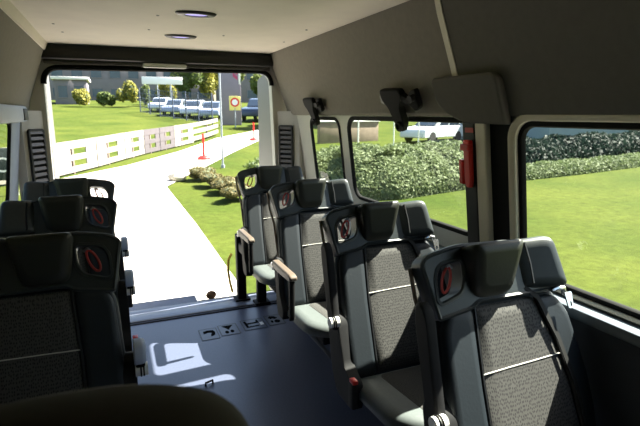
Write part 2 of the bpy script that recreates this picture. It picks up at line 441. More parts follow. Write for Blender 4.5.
# ------------------------------------------------------------------ seats
ANG = math.atan(.242/.6); SA, CA = math.sin(ANG), math.cos(ANG)
def make_seat(s, arm, long_base=False):
    root = empty('bus_seat')
    X = lambda u: s*(u-.27)
    fr = lambda u, w, d: (X(u), w*SA-d*CA, .475+w*CA+d*SA)
    side_ = [(.005, -.06), (.49, -.06), (.508, .12), (.510, .22), (.482, .41), (.45, .470), (.05, .470), (.022, .42), (.005, .15)]
    soft(MB(), rpoly(side_, .03), -.075, -.004, .018, fr).build('backrest', 'leather', root)
    for pts in ([(.008, -.03), (.116, -.03), (.126, .25), (.143, .455), (.06, .458), (.03, .41), (.010, .15)],
                [(.440, -.03), (.482, -.03), (.504, .12), (.505, .22), (.478, .40), (.44, .452), (.362, .455), (.405, .33), (.430, .20)]):
        o = rpoly(pts, .02)
        pad(MB(), o, [(0, -.02), (.0, .0), (.004, .008), (.012, .013), (.028, .015)], fr).build('side_bolster', 'leather', root)
    ins = rpoly([(.118, -.02), (.442, -.02), (.432, .20), (.407, .33), (.364, .455), (.145, .455), (.128, .25)], .012)
    fi = pad(MB(), ins, [(0, -.02), (.0, .0), (.008, .008), (.04, .011)], fr).build('fabric_insert', 'fabric', root)
    MB().tube([fr(u, w, .011) for u, w in [(.132, .276), (.22, .279), (.31, .281), (.410, .284)]], .0018, 6).build('stitch_line', 'seam', fi)
    for line in ([(.118, -.02), (.128, .25), (.145, .455)], [(.442, -.02), (.432, .20), (.407, .33), (.364, .455)]):
        MB().tube([fr(u, w, .010) for u, w in line], .004, 6).build('piping', 'piping', fi)
    if arm != 'hang': MB().tube([fr(.012, w, d) for w, d in ((.02, -.05), (.2, -.05), (.42, -.05))]+[fr(-.002, .50, -.046), fr(-.006, .585, -.040)], .006, 8).build('edge_strip', 'lit_edge', root)  # shell edge facing the aisle, door light on it painted as a tan line
    # hand-hold frame on the aisle side, continuing as a plate behind the headrest
    hf = rpoly([(.024, .435), (.135, .450), (.16, .465), (.46, .462), (.452, .585), (.42, .600), (.30, .625), (.12, .630), (.02, .612), (-.004, .59)], [.01, .02, .01, .01, .03, .02, .02, .03, .02, .015])
    hh = rpoly([(.034, .478), (.108, .500), (.124, .53), (.128, .588), (.055, .578), (.038, .55)], .018)
    mb = MB(); mb.plate(hf, [hh], fr, -.040, .014)
    mb.tube([fr(u, w, .011) for u, w in inset(hf, .004)], .007, 6, closed=True)
    mb.tube([fr(u, w, .011) for u, w in inset(hh, -.005)], .007, 6, closed=True)
    mb.build('hand_hold_frame', 'plastic', root)
    hr = rpoly([(.146, .474), (.274, .474), (.302, .622), (.128, .622)], [.035, .035, .018, .018], 6)
    frh = lambda u, w, d: fr(u, w, d+.45*(w-.56)*(1 if d > 0 else 0))
    pad(MB(), hr, [(.01, -.04), (.0, -.03), (0, .046), (.004, .058), (.012, .066), (.03, .070)], frh).build('headrest', 'headpad', root)
    wg = rpoly([(.322, .482), (.455, .470), (.440, .615), (.415, .624), (.318, .624)], [.015, .015, .025, .015, .015], 5)
    frw = lambda u, w, d: fr(u, w, d+.36*(u-.33)*(1 if d > -.02 else .3))
    wing = pad(MB(), wg, [(.004, -.03), (0, -.025), (0, .004), (.005, .014), (.014, .020), (.03, .022)], frw).build('side_wing', 'plastic', root)
    MB().tube([frw(u, w, .020) for u, w in [(.352, .492), (.354, .55), (.350, .612)]], .004, 6).build('wing_seam', 'piping', wing)
    # red pull loop hanging in the hand hold
    c = Vector((.080, .538)); ax = Vector((.40, .916)).normalized(); bx = Vector((ax.y, -ax.x)); pts = []
    for k in range(20):
        t = 2*math.pi*k/20; q = c + ax*math.cos(t)*.036 + bx*math.sin(t)*.013
        pts.append(fr(q.x, q.y, -.005))
    MB().tube(pts, .0040, 6, closed=True).build('pull_loop', 'redloop', root)
    q = c+ax*.038
    MB().tube([fr(q.x-.006, q.y-.002, -.006), fr(q.x+.002, q.y+.006, -.006), fr(q.x+.012, q.y-.004, -.008)], .005, 6).build('loop_clip', 'alu', root)
    # shoulder belt: guide, webbing and tongue on the window side
    MB().tube([fr(.425, .462, .016), fr(.445, .468, .024), fr(.466, .464, .022), fr(.476, .446, .010)], .0075, 8).build('belt_guide', 'chrome', root)
    mb = MB(); st = [(.310, .620, -.004), (.312, .56, .0), (.325, .49, .010), (.365, .45, .018), (.408, .33, .019), (.434, .20, .019), (.443, .06, .019), (.445, .0, .018)]
    mb.loft([[fr(u-.006, w-.004, d+.003), fr(u+.006, w+.004, d+.003), fr(u+.006, w+.004, d), fr(u-.006, w-.004, d)] for u, w, d in st])
    mb.build('belt_webbing', 'belt', root)
    to = rpoly([(.452, .405), (.470, .405), (.475, .452), (.447, .452)], .006); th = rpoly([(.456, .410), (.466, .410), (.466, .424), (.456, .424)], .003)
    MB().plate(to, [th], fr, .036, .041).build('belt_tongue', 'chrome', root)
    # cushion
    frc = lambda u, v, d: (X(u), -v, .36+d+.018*min(1, max(0, v/.45)))
    pad(MB(), rpoly([(.005, .0), (.505, .0), (.500, .34), (.46, .38), (.10, .38), (.010, .29)], [.03, .03, .04, .04, .06, .06]), [(.03, .030), (0, .045), (0, .068), (.008, .083), (.022, .092), (.045, .095)], frc).build('cushion', 'cushion', root)
    pad(MB(), rpoly([(.11, .03), (.41, .03), (.41, .35), (.13, .35)], .03), [(0, .085), (.002, .096), (.02, .102), (.05, .104)], frc).build('cushion_fabric', 'fabric', root)
    # steel pan, rails and feet
    mb = MB(); mb.box(X(.09), X(.47), -.29, .12, .345, .398, .012)
    if long_base:
        mb.box(X(.06), X(.10), .08, .60, .40, .47, .01); mb.box(X(.19), X(.23), .08, .48, .33, .40, .01); mb.box(X(.06), X(.23), .09, .13, .33, .47, .01)
    mb.build('seat_pan', 'frame', root)
    feet = [(.40, -.26), (.40, .04)] + ([(.205, .44), (.082, .565)] if long_base else [])
    for u, y in feet:
        top = .35 if y < .1 else (.38 if y < .5 else .53); w = .022 if y < .1 else .034
        mb = MB().box(X(u)-w, X(u)+w, y-.03, y+.03, .012, top, .008); mb.box(X(u)-w*1.7, X(u)+w*1.7, y-.05, y+.05, .006, .02, .004)
        mb.build('leg', 'frame', root)
    # recliner cover with the buckle on the aisle side
    frs = lambda u, v, d: (X(d), u, v)
    soft(MB(), rpoly([(-.08, .36), (.06, .36), (.11, .44), (.16, .66), (.11, .70), (.06, .66), (.0, .50), (-.08, .46)] if arm != 'down' else [(-.02, .38), (.07, .38), (.13, .66), (.09, .70), (.06, .66), (.03, .50), (-.02, .44)], .025), .025, -.018, .008, frs).build('recliner_cover', 'frame', root)
    if arm != 'down':
        bu = MB().box(X(-.045), X(-.020), -.125, -.090, .40, .50, .008, seg=2).build('buckle', 'belt', root)
        MB().box(X(-.043), X(-.022), -.127, -.095, .498, .512, .003).build('release_button', 'red', bu)
    ky, kz = (.06, .655)
    kn = MB().cyl((X(-.050), ky, kz), (X(-.014), ky, kz), .020, 18).build('pivot_knob', 'white', root)
    for d in (-.030, -.038):
        MB().tube([(X(d), ky+.0205*math.cos(t), kz+.0205*math.sin(t)) for t in [2*math.pi*k/20 for k in range(20)]], .0026, 6, closed=True).build('ring', 'rubber', kn)
    # armrest
    if arm == 'up':      # raised, lying along the edge of the backrest
        frq = lambda a, b_, d: (X(d), a, b_)
        o = rpoly([(.055, .62), (.100, .61), (.185, .88), (.190, .93), (.160, .94), (.135, .91)], .018)
        soft(MB(), o, -.004, -.034, .010, frq).build('armrest', 'frame', root)
    elif arm == 'hang':  # folded hinge housing beside the backrest
        o = rpoly([(.03, .69), (.06, .665), (.10, .68), (.11, .72), (.09, .75), (.04, .74)], .02)
        ar = soft(MB(), o, -.012, -.048, .014, frs).build('armrest', 'bluish', root)
        soft(MB(), rpoly([(.04, .675), (.06, .648), (.09, .66), (.08, .69), (.05, .69)], .01), -.016, -.043, .006, frs).build('armrest_tip', 'rubber', ar)
    else:
        o = rpoly([(.06, .645), (.06, .690), (-.20, .690), (-.225, .680), (-.225, .660), (-.19, .652)], .016)
        a2 = soft(MB(), o, -.012, -.050, .010, frs).build('armrest', 'brownpad', root)
        o = rpoly([(-.215, .658), (-.185, .658), (-.180, .47), (-.19, .45), (-.205, .47)], .008)
        soft(MB(), o, -.02, -.044, .008, frs).build('armrest_support', 'frame', a2)
    return root
M['cushion'] = mat('cushion_leatherette', srgb(80, 86, 86), .5, var=.08, scale=120)
M['lit_edge'] = mat('lit_edge_tan', srgb(120, 104, 92), .45, var=.05)  # tan carries the light from the doorway in the colour
M['brownpad'] = mat('armrest_pad', srgb(92, 80, 70), .5, var=.08, scale=60)
seatU = make_seat(1, 'up'); seatD = make_seat(1, 'down'); seatL = make_seat(1, 'down', True)
def place(o, loc, label, group): o.location = loc; tag(o, label, 'seat', group); return o
G1, G2 = 'passenger seats in the right column', 'passenger seats in the left column'
place(seatU, (1.005, .845, 0), 'dark seat nearest the camera, by the large front window, red loop and sunlit dotted fabric', G1)
place(copy_tree(seatU), (1.013, 1.505, 0), 'dark seat with raised armrest, directly behind the one at the large front window', G1)
place(seatD, (1.02, 2.26, 0), 'dark seat with lowered armrest, second from the rear doorway in the right column', G1)
place(seatL, (1.02, 3.003, 0), 'rearmost dark seat of the right column, standing on steel legs at the open doorway', G1)
seatM = make_seat(-1, 'hang')
place(seatM, (-.275, 1.42, 0), 'frontmost black seat of the left column, large headrest and red loop in shadow', G2)
place(copy_tree(seatM), (-.28, 2.16, 0), 'black middle seat of the left column, red loop just above the front one', G2)
place(copy_tree(seatM), (-.285, 2.80, 0), 'rearmost black seat of the left column, daylight showing through its hand hold', G2)

# blurred front seat close to the camera
fs = empty('front_seat', (-.054, .36, 0))
fr = lambda u, w, d: (u, d, w)
o = rpoly([(-.13, 1.02), (.12, 1.02), (.158, 1.12), (.130, 1.188), (.060, 1.213), (-.04, 1.217), (-.10, 1.206), (-.16, 1.172), (-.165, 1.10)], .04, 6)
L = [(.05, -.055), (.022, -.05), (.008, -.035), (0, -.01), (0, .02), (.01, .04), (.03, .05)]
pad(MB(), o, L, fr).build('headrest', 'frontseat', fs)
for x in (-.07, .06): MB().cyl((x, 0, .88), (x, 0, 1.04), .007, 10).build('headrest_post', 'chrome', fs)
o = rpoly([(-.25, .42), (.25, .42), (.27, .70), (.20, .88), (.10, .90), (-.10, .90), (-.20, .88), (-.27, .70)], .05)
pad(MB(), o, [(.03, .06), (.0, .04), (0, -.05), (.02, -.07), (.06, -.08)], fr).build('backrest', 'frontseat', fs)
frc = lambda u, v, d: (u, -v, d)
pad(MB(), rr(-.25, .25, -.04, .46, .05), [(.02, .30), (0, .33), (0, .42), (.02, .44), (.06, .45)], frc).build('cushion', 'frontseat', fs)
MB().box(-.2, .2, -.4, .0, 0, .302, .02).build('base', 'blacktrim', fs)
tag(fs, 'brown front seat with a rounded headrest out of focus at the bottom left', 'seat')

# ------------------------------------------------------------------ fittings
# round ceiling lights
def clight(x, y, label):
    r = empty('ceiling_light', (x, y, 1.84)); r.scale = (1, .6, 1)
    MB().loft([[(rd*math.cos(t), rd*math.sin(t), z) for t in [2*math.pi*k/32 for k in range(32)]] for rd, z in ((.086, -.0005), (.086, -.004), (.078, -.010), (.052, -.010), (.048, -.005), (.048, -.0008))], cap=False).build('bezel', 'groove', r)
    MB().cyl((0, 0, -.007), (0, 0, -.0012), .048, 32).build('lens', 'led', r)
    tag(r, label, 'light', 'round lights in the ceiling')
clight(.366, 2.24, 'round ceiling light with violet lens, the nearer and larger of the pair')
clight(.385, 2.90, 'round ceiling light with violet lens, smaller one near the rear door header')
# lamp above the rear doorway
r = empty('door_lamp', (.355, 3.545, 1.752))
MB().box(-.15, .15, -.012, .0, -.030, -.004, .006).build('base', 'louvre', r)
soft(MB(), rr(-.14, .14, -.034, -.004, .012), -.012, -.040, .010, lambda u, w, d: (u, d, w)).build('lens', 'lens', r)
tag(r, 'long pale lamp on the header above the open rear doorway', 'lamp')

# belt brackets on the right upper lining
def bracket(y, x, z, sc, label):
    r = empty('belt_bracket', (x, y, z)); r.rotation_euler = (0, math.radians(-20), 0)
    fr = lambda u, w, d: (-d*sc, u*sc, w*sc)
    soft(MB(), rr(.115, .150, -.02, .03, .008), .0, .02, .005, fr).build('mount_block', 'louvre', r)
    body = rpoly([(.115, .055), (-.05, .050), (-.06, .02), (-.02, -.03), (-.022, -.11), (.010, -.15), (.05, -.115), (.075, -.03), (.115, .01)], .016)
    soft(MB(), body, .004, .035, .008, fr).build('plate', 'rubber', r)
    soft(MB(), rpoly([(-.04, .035), (-.09, .005), (-.13, .04), (-.165, .045), (-.168, -.035), (-.135, -.05), (-.10, -.02), (-.04, -.01)], .010), .004, .03, .006, fr).build('arm', 'rubber', r)
    MB().tube([fr(.012+.02*math.cos(t), -.115+.02*math.sin(t), .042) for t in [2*math.pi*k/14 for k in range(14)]], .006*sc, 6, closed=True).build('ring', 'frame', r)
    MB().cyl(fr(-.145, .01, .03), fr(-.145, .01, .05), .016*sc, 12).build('knob', 'frame', r)
    return tag(r, label, 'bracket', 'black belt brackets on the right lining')
bracket(1.92, 1.192, 1.487, 1.0, 'black belt bracket with hanging ring above the middle right window')
bracket(2.95, 1.196, 1.480, .92, 'black belt bracket above the narrow rear window, nearest the doorway')

# soft cover over the pillar top
fr = lambda u, w, d: (1.07+(1.84-w)*.375-d, u, w)
r = soft(MB(), rpoly([(1.292, 1.555), (1.655, 1.555), (1.655, 1.46), (1.585, 1.41), (1.50, 1.385), (1.292, 1.385)], [.04, .03, .05, .03, .03, .01], 6), -.005, .028, .012, fr).build('pillar_cover', 'panel_dark')
tag(r, 'dark rounded cover panel over the pillar top, above the red hammer', 'cover')

# emergency hammer
fr = lambda u, w, d: (XR(w)-.031-d, u, w)
r = empty('emergency_hammer', (XR(1.2)-.031, 1.52, 1.2)); r.location = (0, 0, 0)
soft(MB(), rpoly([(1.470, 1.325), (1.508, 1.325), (1.506, 1.17), (1.500, 1.145), (1.478, 1.145), (1.472, 1.17)], .008), .001, .022, .006, fr).build('handle', 'red', r)
soft(MB(), rpoly([(1.508, 1.250), (1.532, 1.250), (1.532, 1.155), (1.508, 1.155)], .006), .001, .026, .006, fr).build('holder', 'red', r)
soft(MB(), rpoly([(1.466, 1.285), (1.516, 1.285), (1.516, 1.310), (1.466, 1.310)], .006), .004, .03, .006, fr).build('head', 'red', r)
MB().plate(rr(1.468, 1.512, 1.352, 1.370, .003), [], fr, .0005, .003).build('label_plate', 'redloop', r)
tag(r, 'red emergency hammer in its red holder on the black pillar', 'hammer')

# stickers on the floor in front of the sill
def sticker(x0, x1, y0, y1, marks, label):
    r = empty('floor_sticker', ((x0+x1)/2, (y0+y1)/2, 0)); w, h = (x1-x0)/2, (y1-y0)/2
    o = rr(-w, w, -h, h, .008)
    MB().plate(o, [], lambda u, v, d: (u, v, d), .0006, .0018).build('backing', 'sticker', r)
    fm = MB().plate(o, [inset(o, .007)], lambda u, v, d: (u, v, d), .0019, .0024).build('outline', 'groove', r)
    for m, pts in marks:
        MB().plate([(a*w, b*h) for a, b in pts], [], lambda u, v, d: (u, v, d), .0019, .0026).build('mark', m, r)
    tag(r, label, 'sticker', 'pictogram stickers on the floor')
C8 = lambda cx, cy, rx, ry: [(cx+rx*math.cos(2*math.pi*k/14), cy+ry*math.sin(2*math.pi*k/14)) for k in range(14)]
sticker(.425, .545, 2.965, 3.135, [('ink', [(-.55, .1), (-.55, .55), (-.1, .65), (.55, .6), (.7, .2), (.6, -.3), (.1, -.5), (.2, -.1), (.35, .15), (0, .25)])], 'grey floor sticker with a single curved black mark, furthest left of the four')
sticker(.555, .685, 2.985, 3.155, [('ink', [(-.6, .75), (.6, .75), (.1, .15), (.0, -.1), (-.15, .15)]), ('ink', C8(-.3, -.45, .2, .25)), ('ink', C8(.25, -.4, .2, .25))], 'grey floor sticker with a black triangle over two dots, second from the left')
sticker(.715, .875, 3.005, 3.175, [('ink', [(-.75, .7), (-.55, .7), (-.5, .3), (.3, .35), (.35, .75), (.5, .75), (.5, .1), (-.5, .05), (-.5, -.35), (.4, -.3), (.4, -.5), (-.7, -.55)]), ('white', [(.55, .15), (.85, .2), (.85, -.35), (.55, -.4)])], 'grey floor sticker with a black bracket mark and a white patch')
sticker(.890, 1.010, 3.02, 3.19, [('ink', [(-.6, .5), (-.3, .8), (.2, .7), (.5, .3), (.1, .1), (-.1, .3), (-.4, .2)]), ('ink', C8(.2, -.35, .35, .3)), ('ink', C8(-.4, -.3, .15, .25))], 'dark smudged floor sticker closest to the legs of the rear right seat')
r = MB().tube([(.355, 2.425, .0), (.355, 2.425, .018), (.395, 2.44, .018), (.395, 2.44, .0)], .006, 8).build('floor_anchor', 'frame')
tag(r, 'small dark floor anchor loop in the sunlit patch of the floor', 'anchor')

# step with anti-slip grating behind the sill
r = empty('rear_step', (.30, 3.75, -.02))
MB().box(-.70, .22, -.085, .12, -.03, -.004, .006).build('plate', 'lens', r)
for k in range(9):
    MB().box(-.69, .21, -.075+k*.021, -.068+k*.021, -.004, .006, .002).build('grip_rib', 'bluish', r)
MB().box(-.70, .24, -.089, -.0855, -.03, .014, .001).build('edge_strip', 'white', r)
tag(r, 'grey ribbed anti-slip step just outside the rear sill', 'step')
r = MB().ball((.63, 3.765, .0), .035, 12, 8, (1.2, .7, 1.0)).build('rubber_stop', 'brown'); tag(r, 'small brown rubber stop on the outer edge of the rear step', 'stop')
r = MB().tube([(.79, 3.70, .02), (.775, 3.72, .10), (.765, 3.73, .20), (.77, 3.72, .29), (.79, 3.70, .34)], .010, 8).build('grab_strap', 'yellow'); tag(r, 'thin curved yellow strap beside the rearmost right seat, outside the sill', 'strap')
struct(MB().box(-.62, 1.38, 3.66, 3.88, -.32, -.06, .04).build('bumper', 'blacktrim'))

# ------------------------------------------------------------------ outdoors
def g(y):
    z = -.6
    if y > 15: z += .040*(min(y, 34)-15)
    if y > 34: z += .065*(min(y, 85)-34)
    return z
mb = MB(); xs = [-70+5*i for i in range(35)]; ys = [-25, -10, 0, 8, 15, 18, 22, 26, 30, 34, 40, 48, 56, 64, 72, 80, 85, 100, 130]
V = [[mb.b.verts.new((x, y, g(y))) for x in xs] for y in ys]
for a, b_ in zip(V, V[1:]):
    for i in range(len(xs)-1): mb.b.faces.new((a[i], a[i+1], b_[i+1], b_[i]))
struct(mb.build('ground', 'grass'))
secs = [((-1.3, -12), (3.0, -12)), ((-1.3, 3), (2.4, 3)), ((-1.3, 5), (1.25, 5)), ((-1.3, 9), (1.3, 9)), ((-1.4, 12.8), (1.28, 12.8)), ((-2.4, 14.9), (1.28, 14.2)), ((-1.7, 16.5), (1.8, 15.55)), ((.4, 19.1), (2.75, 17.4)), ((2.7, 23.1), (5.15, 22.5)), ((5.8, 29.8), (9, 30.)), ((10.6, 36.5), (13.4, 37)), ((16, 45), (20, 45))]
mb = MB(); rows = []
for (a, b_), (c, d) in zip(secs, secs[1:]):
    for k in range(6):
        t = k/6
        l = Vector(a).lerp(Vector(c), t); r_ = Vector(b_).lerp(Vector(d), t)
        rows.append([mb.b.verts.new((*l.lerp(r_, q/6), g(l.lerp(r_, q/6).y)+.03)) for q in range(7)])
for a, b_ in zip(rows, rows[1:]):
    for i in range(6): mb.b.faces.new((a[i], a[i+1], b_[i+1], b_[i]))
struct(mb.build('road', 'road'))

def leaves(pos_fn, n, size, rnd):
    vs, fs_ = [], []
    for i in range(n):
        p, nr = pos_fn(rnd)
        a = Vector((rnd.gauss(0, 1), rnd.gauss(0, 1), rnd.gauss(0, 1)))+nr*1.3; a.normalize()
        x = a.orthogonal().normalized(); y = a.cross(x); q = rnd.random()*6.28
        x, y = x*math.cos(q)+y*math.sin(q), y*math.cos(q)-x*math.sin(q)
        sz = size*rnd.uniform(.6, 1.3); k = len(vs)
        vs += [p-x*sz, p-y*sz*.55+a*sz*.1, p+x*sz, p+y*sz*.55+a*sz*.1]; fs_.append((k, k+1, k+2, k+3))
    return vs, fs_
def leafobj(name, data, m, parent=None):
    me = bpy.data.meshes.new(name); me.from_pydata([tuple(v) for v in data[0]], [], data[1]); me.materials.append(M[m])
    o = bpy.data.objects.new(name, me); COL.objects.link(o)
    if parent: o.parent = parent
    return o
def bush(name, x, y, rx, ry, h, n, size, m, label, cat, group, seed, core='core', trunk=0., cone=0.):
    rnd = random.Random(seed); z0 = g(y)
    r = empty(name, (x, y, z0))
    blobs = [(Vector((rnd.uniform(-.55, .55)*rx, rnd.uniform(-.55, .55)*ry, trunk+h*rnd.uniform(.35, .72))), rnd.uniform(.40, .62)) for _ in range(7)]
    if cone: blobs = [(Vector((0, 0, trunk+h*t)), .75*(1-t*.75)) for t in (.15, .3, .45, .6, .75, .88)]
    cm = MB()
    for c, s_ in blobs: cm.ball(c, 1, 10, 7, (rx*s_*.86, ry*s_*.86, h*.5*s_*.86 if not cone else h*.16))
    cm.build('inner_foliage', core, r)
    def pf(rd):
        c, s_ = rd.choice(blobs); v = Vector((rd.gauss(0, 1), rd.gauss(0, 1), rd.gauss(0, 1))).normalized()
        k = rd.uniform(.85, 1.12)
        return c+Vector((v.x*rx*s_*k, v.y*ry*s_*k, max(v.z*(h*.5*s_ if not cone else h*.17)*k, -c.z+.03))), v
    leafobj('foliage', leaves(pf, n, size, rnd), m, r)
    if trunk:
        MB().tube([(0, 0, -.1), (.03*h, 0, trunk*.6), (0, .02*h, trunk+h*.3)], [.035*h, .028*h, .015*h], 8).build('trunk', 'bark', r)
    return tag(r, label, cat, group)

# planted bank seen through the right windows: sloping bed covered in leaves
def bank(name, front, depth, h, n, size, m, label, seed, core='core'):
    rnd = random.Random(seed); pts = [Vector(p) for p in front]; r = empty(name, (pts[0].x, pts[0].y, g(pts[0].y)))
    base = Vector((pts[0].x, pts[0].y, g(pts[0].y)))
    prof = [(0, -.05), (.0, .25), (.12, .55), (.35, .82), (.75, 1.0), (1, .96), (1, -.2)]
    segs = []
    for i in range(len(pts)-1):
        for k in range(8): segs.append(pts[i].lerp(pts[i+1], k/8))
    segs.append(pts[-1]); rings = []
    for i, p in enumerate(segs):
        t = (segs[min(i+1, len(segs)-1)]-segs[max(i-1, 0)]).normalized(); nrm = Vector((-t.y, t.x)); wv = 1+.10*math.sin(i*1.7+seed)
        rings.append([Vector((p.x+nrm.x*a*depth, p.y+nrm.y*a*depth, g(p.y)+c*h*wv))-base for a, c in prof])
    mb = MB(); mb.loft(rings); mb.build('bed', core, r)
    def pf(rd):
        i = rd.randrange(len(rings)-1); j = rd.choice([0, 0, 1, 1, 2, 2, 3, 3, 4]); u, v = rd.random(), rd.random()
        a, b_, c, d = rings[i][j], rings[i+1][j], rings[i+1][j+1], rings[i][j+1]
        p = (a*(1-u)+b_*u)*(1-v)+(d*(1-u)+c*u)*v; nn = (b_-a).cross(d-a)
        nn = nn.normalized() if nn.length > 1e-6 else Vector((0, -1, 0))
        if nn.y > 0 and nn.z < 0: nn = -nn
        return p+nn*rd.uniform(.0, .09), nn
    leafobj('foliage', leaves(pf, n, size, rnd), m, r)
    return tag(r, label, 'hedge')
bank('planted_bank', [(4.6, 13.2), (5.05, 10.3), (6.3, 10.05), (8.8, 10.75), (11.0, 11.3)], 2.0, 1.06, 26000, .05, 'leaf', 'pale green leafy bank filling the middle right window', 3)
bank('border_hedge', [(11.2, 11.45), (14.5, 11.95), (19, 12.85), (27, 14.5)], .7, .36, 12000, .05, 'leaf', 'low pale hedge between lawn and dark background in the large front window', 5)
bank('dark_hedge', [(10.5, 13.6), (15.5, 14.6), (22, 16.2), (36, 19.5)], 1.5, .92, 9000, .12, 'leafd', 'dark shaded hedge behind the low pale border in the front window', 6, 'leafd')
# scrubby low bushes by the drive
for i, (x, y, s_) in enumerate([(2.45, 15.3, .42), (2.55, 13.9, .42), (2.55, 12.6, .42), (2.6, 11.4, .40)]):
    bush('shrub', x, y, s_, .55, .42, 2200, .035, 'leafo', ['scrubby low shrub right behind the stone, furthest of the row along the drive', 'scrubby low shrub in the drive row, second behind the stone', 'scrubby low shrub in the drive row, third behind the stone', 'scrubby low shrub closest to the open doorway beside the drive'][i], 'shrub', 'low shrubs along the drive', 20+i)
for i, (x, y) in enumerate([(5.0, 16.5), (6.6, 18.5)]):
    bush('shrub', x, y, 1.1, .7, .5, 1500, .06, 'leafg', ['flat green shrub right of the thin pole foot, the nearer one', 'flat green shrub right of the thin pole, the further one'][i], 'shrub', 'flat shrubs by the pole', 30+i)

# stone by the drive
mb = MB(); mb.ball((0, 0, .16), .24, 14, 10, (1.15, .9, .85))
for v in mb.b.verts:
    k = 1+.12*math.sin(v.co.x*17+1)*math.cos(v.co.y*13)+.08*math.sin(v.co.z*19); v.co.x *= k; v.co.y *= k; v.co.z = max(v.co.z*k, -.02)
r = mb.build('boulder', 'stone'); r.location = (1.72, 15.35, g(15.35)); tag(r, 'rounded pale boulder at the grass edge of the drive', 'stone')

# fence of white boards along the drive
FP = [(-1.66, 17.03), (-.57, 18.9), (.40, 20.9), (1.2, 22.4), (1.95, 23.6), (2.75, 24.95), (3.95, 27.0), (5.2, 29.6), (6.3, 32.2)]
FP = [(-3.1, 15.8)]+FP
for i in range(len(FP)-1):
    a, b_ = Vector(FP[i]), Vector(FP[i+1]); L = (b_-a).length; ang = math.atan2(b_.y-a.y, b_.x-a.x)
    r = empty('fence_panel', (a.x, a.y, g(a.y)), ang); dz = g(b_.y)-g(a.y)
    m = 'fencegrey' if i in (4, 5) else 'fence'
    open_ = i >= 7
    for z0, z1 in ((.06, .24), (.44, .62), (.82, 1.06)) if not open_ else ((.14, .34), (.50, .70), (.86, 1.06)):
        mb = MB(); mb.loft([[(x, -.03, z0+dz*x/L), (x, .03, z0+dz*x/L), (x, .03, z1+dz*x/L), (x, -.03, z1+dz*x/L)] for x in (.02, L-.02)]); mb.build('board', m, r)
    if not open_:     # wide battens leave slots at the panel middle
        for x0, x1 in ((.03, L*.32), (L*.72, L-.03)):
            mb = MB(); mb.loft([[(x, -.02, .12+dz*x/L), (x, .02, .12+dz*x/L), (x, .02, 1.04+dz*x/L), (x, -.02, 1.04+dz*x/L)] for x in (x0, x1)]); mb.build('batten', m, r)
        MB().box(L*.36, L*.36+.10, -.02, .08, -.05, 1.0, .01).build('post', 'post', r)
    else:
        MB().box(.0, .1, .03, .12, -.05, 1.0, .01).build('post', 'post', r)
    lb = ['white board fence panel at the far left, behind the left rear corner post', 'white board fence panel with slots, first one at the left edge of the doorway', 'white board fence panel with slots, second from the left in the doorway', 'white board fence panel with slots touching the nearer greyish panel', 'greyish weathered fence panel, the nearer of the two greyish ones', 'greyish weathered fence panel, the further of the two greyish ones', 'white board fence panel just beyond the two greyish ones', 'open three-rail fence section just beyond the last slotted white panel', 'open three-rail fence section at the far end by the pole'][i]
    tag(r, lb, 'fence', 'fence panels along the drive')

# red marker posts
for (x, y), lb in (((3.32, 20.06), 'red marker post with foot on the drive edge, the nearer one left of the pole'), ((7.44, 27.61), 'red marker post with foot, the smaller one further up the drive')):
    r = empty('marker_post', (x, y, g(y)+.03)); MB().cyl((0, 0, .08), (0, 0, 1.02), .045, 12).build('tube', 'red', r)
    MB().loft([[(rd*math.cos(t), rd*math.sin(t), z) for t in [2*math.pi*k/16 for k in range(16)]] for rd, z in ((.26, 0), (.26, .06), (.17, .14), (.06, .16))]).build('foot', 'red', r)
    tag(r, lb, 'post', 'red marker posts')
r = empty('thin_pole', (3.59, 17.68, g(17.7))); MB().cyl((0, 0, -.1), (0, 0, 5.2), .035, 12).build('shaft', 'galv', r); MB().cyl((0, 0, 0), (0, 0, .12), .07, 12).build('foot', 'galv', r)
tag(r, 'tall thin grey pole standing in the grass beside the drive', 'pole')

# totem sign
r = empty('totem_sign', (8.9, 39.9, g(39.9)), math.radians(-12))
MB().box(-.85, .85, -.12, .12, 0, 4.9, .03).build('panel', 'totem', r)
for p in ([(.25, 4.5), (.62, 4.2), (.62, 3.9), (.25, 4.2)], [(.25, 4.1), (.62, 3.8), (.62, 3.5), (.25, 3.8)]): MB().plate(p, [], lambda u, v, d: (u, d, v), -.125, -.135).build('mark', 'magenta', r)
MB().box(.70, .85, -.128, -.12, 3.2, 4.8, .003).build('pale_stripe', 'white', r)
tag(r, 'tall grey-purple totem sign with red marks beside the drive', 'sign')
r = empty('round_sign', (8.7, 37.5, g(37.5)), math.radians(-12))
MB().cyl((0, 0, 0), (0, 0, 1.5), .04, 10).build('post', 'galv', r)
MB().box(-.42, .42, -.03, .0, 1.3, 2.35, .01).build('plate', 'signyellow', r)
MB().plate(C8(0, 1.9, .34, .34), [C8(0, 1.9, .22, .22)], lambda u, v, d: (u, d, v), -.031, -.04).build('red_ring', 'red', r)
MB().plate(C8(0, 1.9, .22, .22), [], lambda u, v, d: (u, d, v), -.031, -.036).build('white_disc', 'white', r)
tag(r, 'yellow plate with a red ring sign in front of the totem', 'sign')

